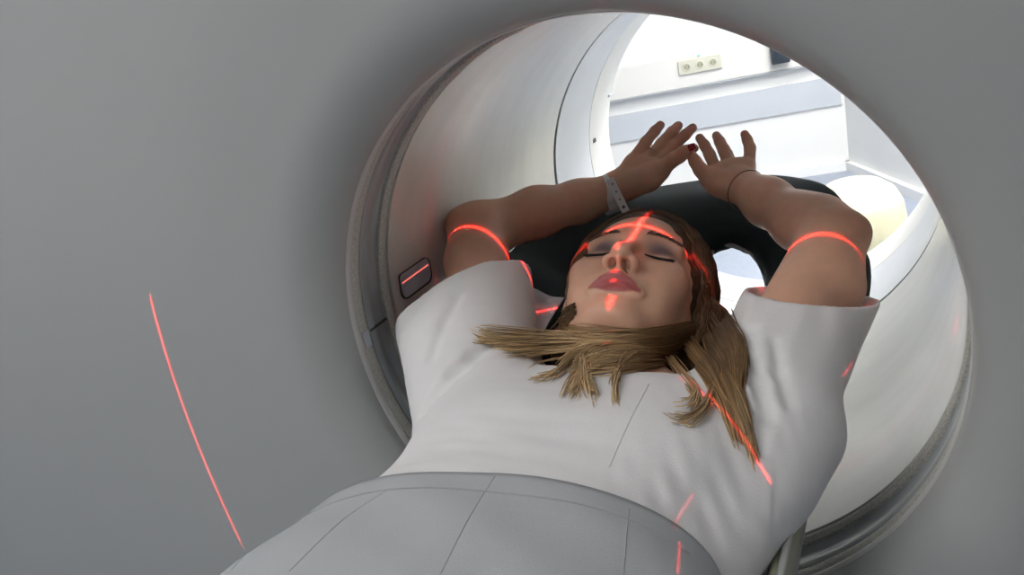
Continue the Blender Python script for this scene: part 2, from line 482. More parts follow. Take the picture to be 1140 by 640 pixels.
# ================================================================== THE SCANNER
RB = 0.3245
gan = thing('scanner_gantry', 'huge grey scanner housing with the round bore the patient lies in', 'scanner', (0, 0.4, FLOOR_Z))
N = 256
th = np.arange(N) / N * 2 * np.pi
cs, sn_ = np.cos(th), np.sin(th)
def rrect(th, hw, hh, rc_pow=5.0):
    return 1.0 / ((np.abs(np.cos(th)) / hw) ** rc_pow + (np.abs(np.sin(th)) / hh) ** rc_pow) ** (1 / rc_pow)
outer = rrect(th, 1.45, 0.97, 8.0)
rings = []
# lip fillet
for a in np.linspace(0, 90, 14):
    A = math.radians(a)
    r = 0.3245 + 0.072 * (1 - math.cos(A)); y = -0.052 * math.sin(A) + 0.0
    rings.append((np.full(N, r), np.full(N, y)))
for s in np.linspace(0, 1, 26)[1:]:
    r = 0.3965 + (outer - 0.05 - 0.3965) * s
    y = -0.052 - 0.006 * np.minimum(1, (r - .3965) / .1) + 0.05 * np.maximum(r - 0.48, 0) ** 1.7
    rings.append((r, y))
yl = rings[-1][1]
for a in np.linspace(0, 90, 8)[1:]:
    A = math.radians(a)
    rings.append((outer - 0.05 + 0.05 * math.sin(A), yl + 0.05 * (1 - math.cos(A))))
for s in (0.25, 0.5, 0.75, 1):
    rings.append((outer, (yl + .05) * (1 - s) + 0.93 * s))
rings.append((outer - 0.03, np.full(N, 0.98)))
rings.append((outer - 0.08, np.full(N, 1.0)))
rings.append((np.full(N, 0.40), np.full(N, 1.02)))
for a in np.linspace(90, 0, 8):
    A = math.radians(a)
    rings.append((np.full(N, 0.335 + 0.06 * (1 - math.cos(A))), np.full(N, 0.96 + 0.06 * math.sin(A))))
v = []; 
for r, y in rings: v += list(zip(r * cs, y, r * sn_))
f = [(i * N + j, i * N + (j + 1) % N, (i + 1) * N + (j + 1) % N, (i + 1) * N + j) for i in range(len(rings) - 1) for j in range(N)]
obj('housing', v, f, M['gantry'], gan)
MB().box((0, 0.45, -0.965), (1.7, 0.75, 0.07), bev=0.02).build('plinth', M['band_dark'], gan)
# rings just inside the lip, each a closed hoop
def hoop(name, y0, y1, r0, m, bulge=0.0, th_=0.012, parent=gan):
    prof = [(r0, y0)] + [(r0 - bulge * math.sin(math.pi * s), y0 + (y1 - y0) * s) for s in (0.15, 0.35, 0.5, 0.65, 0.85)] + [(r0, y1), (r0 + th_, y1), (r0 + th_, y0)]
    mb = MB(); mb.lathe_y(prof, 224, close=True)
    o = mb.build(name, m, parent, smooth=True)
    mod = o.modifiers.new('es', 'EDGE_SPLIT'); mod.split_angle = math.radians(50)
    return o
hoop('lip_ring', 0.000, 0.011, 0.3240, M['band_light'], 0.0015)
hoop('groove', 0.011, 0.0125, 0.3300, M['band_dark'])
hoop('grain_ring', 0.0125, 0.030, 0.3262, M['band_grain'], 0.002)
hoop('groove', 0.030, 0.0325, 0.3310, M['band_dark'])
hoop('blue_ring', 0.0325, 0.046, 0.3270, M['band_blue'], 0.001)
hoop('blue_ring', 0.046, 0.071, 0.3285, M['band_blue'], -0.003)
hoop('groove', 0.071, 0.0745, 0.3320, M['seal'])
hoop('grain_ring', 0.0745, 0.090, 0.3262, M['band_grain'], 0.003)
hoop('groove', 0.090, 0.094, 0.3300, M['band_dark'])
# joint in the rings on the left side
jm = MB()
A = oj = None
mb = MB()
ang = math.atan2(0.004, -0.3299)
for k, (y0, y1) in enumerate(((0.034, 0.070),)):
    c = np.array([math.cos(ang) * 0.3262, (y0 + y1) / 2, math.sin(ang) * 0.3262])
    mb.box(c, (0.003, y1 - y0, 0.0022))
mb.build('ring_joint', M['seal'], gan)
c = np.array([-0.3245, 0.021, -0.001]); MB().box(c, (0.003, 0.013, 0.022), bev=0.001).build('ring_clip', M['wall_grey'], gan)
# bore liner
hoop('bore_liner', 0.094, 0.665, 0.3250, M['tube'])
hoop('seal_ring', 0.665, 0.669, 0.3275, M['tube'])
hoop('seal_ring', 0.669, 0.681, 0.3285, M['seal'])
hoop('rear_ring', 0.681, 0.868, 0.3265, M['rear_band'], -0.004)
hoop('seal_ring', 0.868, 0.874, 0.3290, M['rail_dark'])
hoop('rear_collar', 0.874, 1.0, 0.3275, M['rear_white'])
MB().box((-0.3265, 0.903, 0.040), (0.006, 0.016, 0.009), bev=0.001).build('latch', M['black'], gan)
MB().box((-0.3045, 0.985, 0.116), (0.006, 0.016, 0.005), bev=0.001).build('latch', M['wall_grey'], gan)
# laser window: slot in the left of the liner
def on_wall(yy, s, off=0.0, R=0.3245):   # s = arc length above z=0 on the left side
    a = math.pi - s / R
    return np.array([math.cos(a) * (R - off), yy, math.sin(a) * (R - off)])
def pill(y0, y1, s0, s1, off, rad, n=7):
    P = []
    for cy, cs_, a0 in ((y1 - rad, s1 - rad, 0), (y0 + rad * .4, s1 - rad * .4, 90), (y0 + rad, s0 + rad, 180), (y1 - rad, s0 + rad, 270)):
        rr = rad * .4 if a0 == 90 else rad
        for k in range(n):
            A = math.radians(a0 + 90 * k / (n - 1))
            P.append((cy + rr * math.cos(A), cs_ + rr * math.sin(A)))
    return [on_wall(a, b, off) for a, b in P]
lw = None
def plate(name, outl, inl, m, parent):
    n = len(outl)
    return obj(name, list(outl) + list(inl), [(j, (j + 1) % n, n + (j + 1) % n, n + j) for j in range(n)], m, parent)
o1 = pill(0.110, 0.188, 0.010, 0.047, 0.0005, 0.012); o2 = pill(0.110, 0.188, 0.010, 0.047, 0.0035, 0.012); o3 = pill(0.1115, 0.1855, 0.0125, 0.0455, 0.0035, 0.011)
fr = plate('laser_window', o1, o2, M['seal'], gan)
o4 = pill(0.1095, 0.1845, 0.0130, 0.0472, 0.0038, 0.011)
o5 = pill(0.1115, 0.1855, 0.0125, 0.0455, 0.0015, 0.011)
mb = MB(); n = len(o2); mb.add(list(o2) + list(o3) + list(o5), [(j, (j + 1) % n, n + (j + 1) % n, n + j) for j in range(n)] + [(n + j, n + (j + 1) % n, 2 * n + (j + 1) % n, 2 * n + j) for j in range(n)])
mb.build('window_bezel', M['seal'], fr)
obj('window_glass', o4 + o5, [tuple(range(n))] + [(j, (j + 1) % n, n + (j + 1) % n, n + j) for j in range(n)], M['glass_dark'], fr, smooth=False)
M['laser_line'] = mat('lit_laser_slit', (0.5, 0.02, 0.02), 0.4, emit=(1.0, 0.16, 0.13), estr=1.3)
mb = MB(); mb.tube([on_wall(yy, 0.0355, 0.0040) for yy in np.linspace(0.113, 0.180, 8)], 0.0008, 6); mb.build('laser_slit', M['laser_line'], fr)

# ================================================================== PATIENT TABLE
tab = thing('patient_table', 'long patient table with grey mattress and beige side rail running into the bore', 'table', (0, -0.6, FLOOR_Z))
def trough(x, zc=-0.20, k=0.9): return zc + k * (x + 0.01) ** 2
def table_sheet(name, x0, x1, y0, y1, top, bot, m, parent, nx=36, rnd=0.01):
    xs = np.linspace(x0, x1, nx); v = []
    for y in (y0, y1):
        v += [(x, y, top(x)) for x in xs] + [(x, y, bot(x)) for x in xs[::-1]]
    n = 2 * nx
    f = [(j, j + 1 if j + 1 < n else 0, n + (j + 1) % n, n + j) for j in range(n)] + [tuple(range(n))[::-1], tuple(range(n, 2 * n))]
    return obj(name, v, f, m, parent, smooth=False)
table_sheet('cradle', -0.222, 0.169, -2.2, 0.26, lambda x: trough(x, -0.225), lambda x: trough(x, -0.245), M['rail_dark'], tab)
table_sheet('mattress', -0.205, 0.155, -2.15, 0.10, lambda x: trough(x, -0.185, 1.9), lambda x: trough(x, -0.222, 0.9), M['table_pad'], tab)
for s, xx in ((1, 0.172), (-1, -0.225)):
    mb = MB(); path = [(xx, y, -0.145) for y in np.linspace(-2.15, 0.02, 20)]
    mb.tube(path, 0.0095, 14, flat=2.2); mb.build('side_rail', M['rail'], tab, smooth=True)
    mb = MB(); mb.tube([(xx + s * 0.006, y, -0.122) for y in np.linspace(-2.15, -0.02, 20)], 0.0035, 8); mb.build('rail_trim', M['rail_dark'], tab, smooth=True)
MB().box((-0.01, -1.5, -0.62), (0.42, 1.0, 0.76), bev=0.04).build('pedestal', M['rail_dark'], tab)

# ================================================================== HEAD / ARM REST
def sstep(a, b, x): t = np.clip((x - a) / (b - a), 0, 1); return t * t * (3 - 2 * t)
def pad_z(x, y):
    base = -0.062 + 0.085 * sstep(0.34, 0.52, y) + 0.035 * sstep(0.12, 0.24, x) * sstep(0.20, 0.32, y) + 0.05 * sstep(-0.16, -0.27, x) * sstep(0.2, 0.32, y)
    base = np.where(base > -0.02, -0.02 + 0.045 * np.tanh((base + 0.02) / 0.045), base)
    well = 0.105 * np.exp(-((x + 0.035) / 0.085) ** 2) * (1 - sstep(0.33, 0.44, y))
    return base - well
def poly_sdf(px, py, poly):
    d = np.full(np.broadcast(px, py).shape, 1e9); s = np.ones_like(d)
    n = len(poly)
    for i in range(n):
        a = poly[i]; b = poly[(i - 1) % n]
        e = (b[0] - a[0], b[1] - a[1]); wx = px - a[0]; wy = py - a[1]
        t = np.clip((wx * e[0] + wy * e[1]) / (e[0] ** 2 + e[1] ** 2), 0, 1)
        d = np.minimum(d, (wx - e[0] * t) ** 2 + (wy - e[1] * t) ** 2)
        c1 = py >= a[1]; c2 = py < b[1]; c3 = e[0] * wy > e[1] * wx
        s = np.where((c1 & c2 & c3) | (~c1 & ~c2 & ~c3), -s, s)
    return s * np.sqrt(d)
arm_rest = thing('arm_rest', 'dark grey padded arm and head rest with a window-like opening, under the raised arms', 'headrest', (-0.02, 0.3, -0.15))
outl = [(-0.262, 0.02), (-0.285, 0.15), (-0.296, 0.28), (-0.285, 0.38), (-0.245, 0.49), (-0.15, 0.565), (-0.04, 0.60), (0.05, 0.60), (0.125, 0.555), (0.178, 0.475), (0.212, 0.38), (0.228, 0.30), (0.215, 0.21), (0.200, 0.12), (0.203, 0.02)]
outl = [tuple(p) for p in smooth_path([(*p, 0) for p in outl], 60)[:, :2]]
hole = [(0.062, 0.20), (0.040, 0.28), (0.004, 0.36), (0.006, 0.425), (0.035, 0.432), (0.066, 0.418), (0.088, 0.38), (0.100, 0.30), (0.104, 0.20)]
F = Field((-0.31, 0.0, -0.22), (0.27, 0.64, 0.09), 0.004)
g = np.meshgrid(*[F.lo[k] + F.h * np.arange(F.n[k]) for k in range(3)], indexing='ij', sparse=True)
zc = pad_z(g[0], g[1]) - 0.022
d2 = poly_sdf(g[0], g[1], outl)
dh = poly_sdf(g[0], g[1], hole)
d2 = np.maximum(d2, -dh)
hh = 0.022
qx = np.maximum(d2 + 0.014, 0); qz = np.maximum(np.abs(g[2] - zc) - hh + 0.014, 0)
F.F = (np.minimum(np.maximum(d2 + 0.014, np.abs(g[2] - zc) - hh + 0.014), 0) + np.sqrt(qx ** 2 + qz ** 2) - 0.014).astype(np.float32)
V, Q = F.mesh(); V = relax(V, Q, 2)
obj('padding', V, Q, M['pad'], arm_rest)
# rim piping round the opening
hp = smooth_path([(p[0], p[1], 0) for p in hole + hole[:1]], 60)
hp[:, 2] = pad_z(hp[:, 0], hp[:, 1]) - 0.03
MB().tube(hp, 0.0035, 8).build('opening_rim', M['band_blue'], arm_rest, smooth=True)

# ================================================================== THE PERSON
TH = math.radians(14.5); SC = 1.038
Vh = np.array([0, math.cos(TH), math.sin(TH)]); Wh = np.array([0, -math.sin(TH), math.cos(TH)]); Uh = np.array([1.0, 0, 0])
# turn and tilt of the head about the brow
def axrot(ax, a):
    return np.array(Matrix.Rotation(a, 3, Vector(ax)))
RT = axrot(Wh, math.radians(0.8)) @ axrot(Vh, math.radians(8.7))
BR = np.array([-0.021, 0.181, 0.061])
Rh = RT @ np.stack([Uh, Vh, Wh], 1)      # columns: head axes in the world
O_h = BR - SC * (Rh @ np.array([0, 0.021, 0.088]))
SU = 1.084
def Hd(u, v, w): return O_h + SC * (Rh @ np.array([u * SU, v, w], float))
def to_head(P): return ((P - O_h) @ Rh) / SC / np.array([SU, 1, 1])

def build_body():
    F = Field((-0.345, -0.35, -0.20), (0.285, 0.60, 0.20), 0.002)
    # ---- torso (under the tunic) and neck
    F.ell((-0.015, -0.16, -0.10), (0.15, 0.22, 0.085), k=0.02)
    F.ell((-0.02, -0.01, -0.105), (0.175, 0.10, 0.062), k=0.03)
    F.cap((-0.025, -0.02, -0.085), Hd(0, -0.05, -0.03), 0.062, 0.050, k=0.03)
    # ---- head
    def E(c, r, k=0.01, op='add'): F.ell(Hd(*c), np.array(r) * SC * np.array([SU, 1, 1]), R=Rh, k=k, op=op)
    def Cp(a, b, ra_, rb_, k=0.01, op='add'): F.cap(Hd(*a), Hd(*b), ra_ * SC, rb_ * SC, k=k, op=op)
    E((0, 0.030, -0.012), (0.071, 0.088, 0.092), 0.0)
    E((0, 0.045, 0.012), (0.060, 0.052, 0.070), 0.02)
    E((0, -0.020, 0.020), (0.061, 0.082, 0.058), 0.02)
    E((0, -0.066, 0.030), (0.046, 0.042, 0.044), 0.02)
    for s in (-1, 1):
        Cp((s * 0.056, -0.040, -0.008), (s * 0.020, -0.100, 0.052), 0.014, 0.012, 0.025)
        E((s * 0.040, -0.024, 0.054), (0.022, 0.020, 0.020), 0.022)
        E((s * 0.034, -0.055, 0.050), (0.020, 0.026, 0.022), 0.02)
    E((0, -0.099, 0.062), (0.019, 0.014, 0.015), 0.018)
    E((0, -0.068, 0.068), (0.028, 0.022, 0.020), 0.015)
    for s in (-1, 1):
        E((s * 0.033, 0.001, 0.086), (0.021, 0.013, 0.014), 0.014, 'sub')
        E((s * 0.032, -0.002, 0.061), (0.0155, 0.0125, 0.0125), 0.005)
        Cp((s * 0.012, 0.018, 0.078), (s * 0.046, 0.020, 0.066), 0.0075, 0.006, 0.014)
        Cp((s * 0.017, -0.0105, 0.0705), (s * 0.046, -0.0085, 0.0650), 0.0022, 0.0022, 0.008)
    # nose
    Cp((0, 0.012, 0.077), (0, -0.034, 0.099), 0.0065, 0.0085, 0.012)
    E((0, -0.0395, 0.1015), (0.0095, 0.0085, 0.0090), 0.008)
    for s in (-1, 1):
        E((s * 0.0125, -0.0440, 0.0895), (0.0070, 0.0068, 0.0095), 0.007)
    Cp((0, -0.049, 0.099), (0, -0.053, 0.084), 0.0032, 0.0040, 0.004)
    for s in (-1, 1):
        E((s * 0.0072, -0.0525, 0.0925), (0.0046, 0.0085, 0.0074), 0.002, 'sub')
        Cp((s * 0.0035, -0.055, 0.0865), (s * 0.0045, -0.062, 0.0880), 0.0026, 0.0026, 0.006)
    md = lambda p: (p[0] + 0.0008, p[1] - 0.0025, p[2])
    # mouth
    up = [(-0.0262, -0.0750, 0.0745), (-0.014, -0.0672, 0.0845), (-0.0045, -0.0630, 0.0895), (0, -0.0640, 0.0895), (0.0045, -0.0630, 0.0895), (0.014, -0.0672, 0.0845), (0.0262, -0.0750, 0.0745)]
    for a, b in zip(up[:-1], up[1:]): Cp(md(a), md(b), 0.0038, 0.0038, 0.004)
    lo = [(-0.0235, -0.0765, 0.0740), (-0.011, -0.0762, 0.0835), (0, -0.0768, 0.0865), (0.011, -0.0762, 0.0835), (0.0235, -0.0765, 0.0740)]
    for a, b in zip(lo[:-1], lo[1:]): Cp(md(a), md(b), 0.0040, 0.0040, 0.004)
    ml = [(-0.0275, -0.0762, 0.0785), (-0.012, -0.0712, 0.0890), (0, -0.0700, 0.0930), (0.012, -0.0712, 0.0890), (0.0275, -0.0762, 0.0785)]
    for a, b in zip(ml[:-1], ml[1:]): Cp(md(a), md(b), 0.0016, 0.0016, 0.003, 'sub')
    E((0, -0.0860, 0.0850), (0.018, 0.0055, 0.006), 0.010, 'sub')
    for s in (-1, 1):
        E((s * 0.0745, -0.008, -0.012), (0.006, 0.030, 0.018), 0.006)
    # ---- arms
    # her right arm (left in the picture)
    shL = np.array([-0.165, 0.005, -0.060]); eL = np.array([-0.268, 0.245, 0.050])
    F.cap(shL, eL, 0.050, 0.036, k=0.03)
    F.cap(ony((527, 290), 0.19), eL, 0.039, 0.036, k=0.02)
    F.ell(ony((512, 247), 0.262), (0.017, 0.02, 0.018), k=0.03)
    a0 = ony((537, 257), 0.265); a1 = ony((598, 236), 0.335); a2 = ony((645, 224), 0.385); a3 = ony((680, 213), 0.425)
    F.chain([eL, a0, a1, a2, a3], [0.034, 0.037, 0.0345, 0.029, 0.026], k=0.02)
    # her left arm (right in the picture)
    shR = np.array([0.135, 0.005, -0.075]); eR = ony((926, 266), 0.250)
    F.cap(shR, eR, 0.050, 0.036, k=0.03)
    F.cap(ony((924, 318), 0.18), eR, 0.038, 0.032, k=0.015)
    F.cap(ony((935, 262), 0.262), ony((955, 257), 0.262), 0.022, 0.010, k=0.025)
    b1 = ony((892, 247), 0.310); b2 = ony((855, 225), 0.37); b3 = ony((829, 209), 0.415)
    F.chain([eR, ony((911, 251), 0.285), b1, b2, b3], [0.030, 0.034, 0.034, 0.030, 0.0255], k=0.02)
    # ---- hands: wrist, palm, then five separate fingers each
    def hand(wr, wy, know, fing, thumb, thenar):
        w0 = ony(wr, wy)
        for (p, y, r) in know:
            F.cap(w0, ony(p, y), 0.0185, r, k=0.012)
        for a_, b_ in zip(know[:-1], know[1:]):
            F.cap(ony(a_[0], a_[1] - 0.004), ony(b_[0], b_[1] - 0.004), 0.0105, 0.0105, k=0.010)
        F.chain([ony(p, y) for p, y, r in thenar], [r for p, y, r in thenar], k=0.012)
        for fg in fing:
            F.chain([ony(p, y) for p, y, r in fg], [r for p, y, r in fg], k=0.0035)
        F.chain([ony(p, y) for p, y, r in thumb], [r for p, y, r in thumb], k=0.005)
    # her right hand
    hand((688, 208), 0.430,
         [((704, 181), 0.452, 0.0115), ((715, 184), 0.450, 0.0115), ((725, 187), 0.447, 0.0115), ((734, 190), 0.443, 0.0110)],
         [[((705, 178), 0.453, 0.0098), ((719, 158), 0.470, 0.0084), ((729, 146), 0.482, 0.0078), ((735, 139.5), 0.492, 0.0070)],
          [((717, 182), 0.452, 0.0094), ((736, 160), 0.470, 0.0082), ((748, 147), 0.482, 0.0080), ((755, 140), 0.494, 0.0070)],
          [((729, 184), 0.450, 0.0094), ((750, 163), 0.470, 0.0082), ((763, 150), 0.482, 0.0080), ((771, 142.5), 0.494, 0.0070)],
          [((740, 187), 0.458, 0.0092), ((757, 175), 0.474, 0.0086), ((765, 170), 0.484, 0.0078), ((773, 165), 0.494, 0.0068)]],
         [((735, 190), 0.428, 0.0130), ((750, 177), 0.425, 0.0100), ((761, 169), 0.425, 0.0085), ((768, 165.5), 0.425, 0.0070)],
         [((703, 208), 0.424, 0.0175), ((722, 199), 0.424, 0.0170), ((735, 190), 0.428, 0.0135)])
    # her left hand
    hand((822, 204), 0.422,
         [((799, 194), 0.436, 0.0110), ((809, 190), 0.442, 0.0115), ((820, 187), 0.446, 0.0115), ((831, 185), 0.446, 0.0108)],
         [[((798, 192), 0.436, 0.0090), ((790, 172), 0.452, 0.0082), ((784.5, 162), 0.463, 0.0076), ((779, 153.5), 0.473, 0.0066)],
          [((812, 186), 0.445, 0.0090), ((806, 167), 0.461, 0.0084), ((801.5, 158), 0.472, 0.0078), ((797.5, 151), 0.482, 0.0066)],
          [((817, 186), 0.458, 0.0086), ((809, 171), 0.482, 0.0080), ((803, 163), 0.500, 0.0074), ((800, 158), 0.512, 0.0066)],
          [((834, 183), 0.450, 0.0088), ((835, 165), 0.464, 0.0080), ((832, 156), 0.472, 0.0072), ((829, 149.5), 0.478, 0.0062)]],
         [((790, 199), 0.424, 0.0125), ((780, 189), 0.424, 0.0098), ((774, 180), 0.430, 0.0085), ((770, 172.5), 0.438, 0.0072)],
         [((812, 209), 0.414, 0.0165), ((800, 205), 0.416, 0.0155), ((790, 199), 0.422, 0.0130)])
    V, Q = F.mesh()
    V = relax(V, Q, 1, 0.35)
    return V, Q
person = thing('person', 'woman in white tunic lying on her back, eyes closed, arms raised above her head', 'person', (-0.02, -0.2, -0.17))
BV, BQ = build_body()
# skin, lip and make-up colours, and the painted nostril shade
hl = to_head(BV)
base = np.tile(np.array([0.70, 0.41, 0.285]), (len(BV), 1))
def blend(mask, col):
    global base
    base = base * (1 - mask[:, None]) + np.array(col)[None] * mask[:, None]
inhead = (hl[:, 2] > 0.02) & (np.abs(hl[:, 0]) < 0.08) & (hl[:, 1] > -0.12) & (hl[:, 1] < 0.13)
u_, v_, w_ = hl[:, 0], hl[:, 1], hl[:, 2]
au = np.abs(u_)
half = 0.0278
t_ = np.clip(au / half, 0, 1)
upper = -0.0630 - 0.0130 * t_ ** 1.6 - 0.0012 * np.exp(-(au / 0.003) ** 2)
lower = -0.0833 + 0.0035 * t_ ** 2
lip = inhead * (w_ > 0.065) * sstep(0, 0.0015, upper - v_) * sstep(0, 0.0015, v_ - lower) * sstep(0, 0.002, half - au)
blend(lip * 0.85, (0.36, 0.065, 0.085))
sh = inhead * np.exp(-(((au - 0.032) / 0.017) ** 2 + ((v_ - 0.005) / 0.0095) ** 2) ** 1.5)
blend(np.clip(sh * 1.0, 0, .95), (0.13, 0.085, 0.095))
chk = inhead * np.exp(-(((au - 0.046) / 0.018) ** 2 + ((v_ + 0.03) / 0.016) ** 2))
blend(chk * 0.3, (0.50, 0.25, 0.20))
ns = inhead * np.exp(-((np.abs(au - 0.0072) / 0.0035) ** 2 + ((v_ + 0.052) / 0.006) ** 2)) * (w_ > 0.085) * (w_ < 0.097)  # shade inside the nostrils, darkened by colour
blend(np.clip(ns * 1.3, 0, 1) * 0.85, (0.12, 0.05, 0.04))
# finger tips a little redder
for px, y in (((735, 139.5), .49), ((755, 140), .49), ((771, 142.5), .49), ((779, 153.5), .47), ((797.5, 151), .48), ((829, 149.5), .478), ((773, 165), .49)):
    p = ony(px, y); d = np.linalg.norm(BV - p, axis=1); blend(np.exp(-(d / 0.022) ** 2) * 0.5, (0.50, 0.22, 0.17))
body = obj('body', BV, BQ, M['skin'], person, attr=base)
bvh_body = BVHTree.FromPolygons([tuple(v) for v in BV], [tuple(int(i) for i in q) for q in BQ])

# nails on the thumbs, whose backs face the viewer
def nail(p, q, nrm, wd, ln):
    """p tip, q previous joint"""
    d = (p - q); d /= np.linalg.norm(d)
    s = np.cross(d, nrm); s /= np.linalg.norm(s); n2 = np.cross(s, d)
    if n2 @ nrm < 0: n2 = -n2
    v = []; nu, nv = 7, 7
    for i in range(nu):
        for j in range(nv):
            a = (j / (nv - 1) * 2 - 1); b = i / (nu - 1)
            ww = wd * (1 - 0.35 * max(0, b - 0.6) ** 1 * 2)
            v.append(p + d * (ln * (b - 0.35)) + s * a * ww + n2 * (0.0066 * math.sqrt(max(0, 1 - (a * .8) ** 2)) - max(0, b - .7) * .004))
    f = [(i * nv + j, i * nv + j + 1, (i + 1) * nv + j + 1, (i + 1) * nv + j) for i in range(nu - 1) for j in range(nv - 1)]
    return v, f
vv = -ray((770, 168)); vv /= np.linalg.norm(vv)
nb = MB()
n_ = nail(ony((770.5, 164.5), 0.4215), ony((763, 168), 0.4215), vv + np.array([0.5, 0, 0.5]), 0.0050, 0.0105); nb.add(*n_)
nb.build('thumb_nail', M['nail'], person, smooth=True)['label'] = 'red painted nail'

# ---- lashes and brows
def surf_head(u, v, w0=0.14):
    """point on the face skin in front of (u, v)"""
    o = Hd(u, v, w0); dr = -Rh[:, 2]
    h = bvh_body.ray_cast(Vector(o), Vector(dr), 0.2)
    if h[0] is None: return Hd(u, v, 0.07), Rh[:, 2]
    return np.array(h[0]), np.array(h[1])
for s in (-1, 1):
    mb = MB()
    us = np.linspace(0.0165, 0.0475, 26)
    line = []
    for x in us:
        k = (x - 0.032) / 0.0155
        vv_ = -0.0110 + 0.0032 * k * k - 0.0022 * k
        p, n = surf_head(s * x, vv_); line.append(p + n * 0.0003)
    mb.tube(line, np.interp(us, [0.0165, 0.025, 0.045, 0.0475], [0.0007, 0.0018, 0.0026, 0.0010]), 6)
    for i in range(90):
        x = random.uniform(0.019, 0.0475); k = (x - 0.032) / 0.0155
        vv_ = -0.0110 + 0.0032 * k * k - 0.0022 * k
        p, n = surf_head(s * x, vv_)
        ln = random.uniform(0.005, 0.0085)
        dr = n * 0.55 - Rh[:, 1] * 0.75 + Rh[:, 0] * s * (k * 0.45)
        dr /= np.linalg.norm(dr)
        q = [p, p + dr * ln * .5, p + dr * ln + n * ln * 0.25]
        mb.tube(q, [0.00045, 0.00035, 0.0001], 4)
    mb.build('eyelashes', M['lash'], person, smooth=True)
    mb = MB()
    for i in range(230):
        t = random.random(); x = 0.014 + 0.036 * t
        vc = 0.0165 + 0.0085 * math.sin(math.pi * (0.15 + 0.72 * t)) ; th_ = 0.0028 * (1 - 0.65 * t) + 0.0004
        p, n = surf_head(s * x, vc + random.uniform(-th_, th_))
        dr = Rh[:, 0] * s * (0.75 + 0.3 * t) + Rh[:, 1] * (0.45 - 0.8 * t) + n * 0.22; dr /= np.linalg.norm(dr)
        ln = random.uniform(0.004, 0.0065)
        mb.tube([p, p + dr * ln], [0.00030, 0.00012], 4, cap=False)
    mb.build('eyebrow', M['brow'], person, smooth=True)

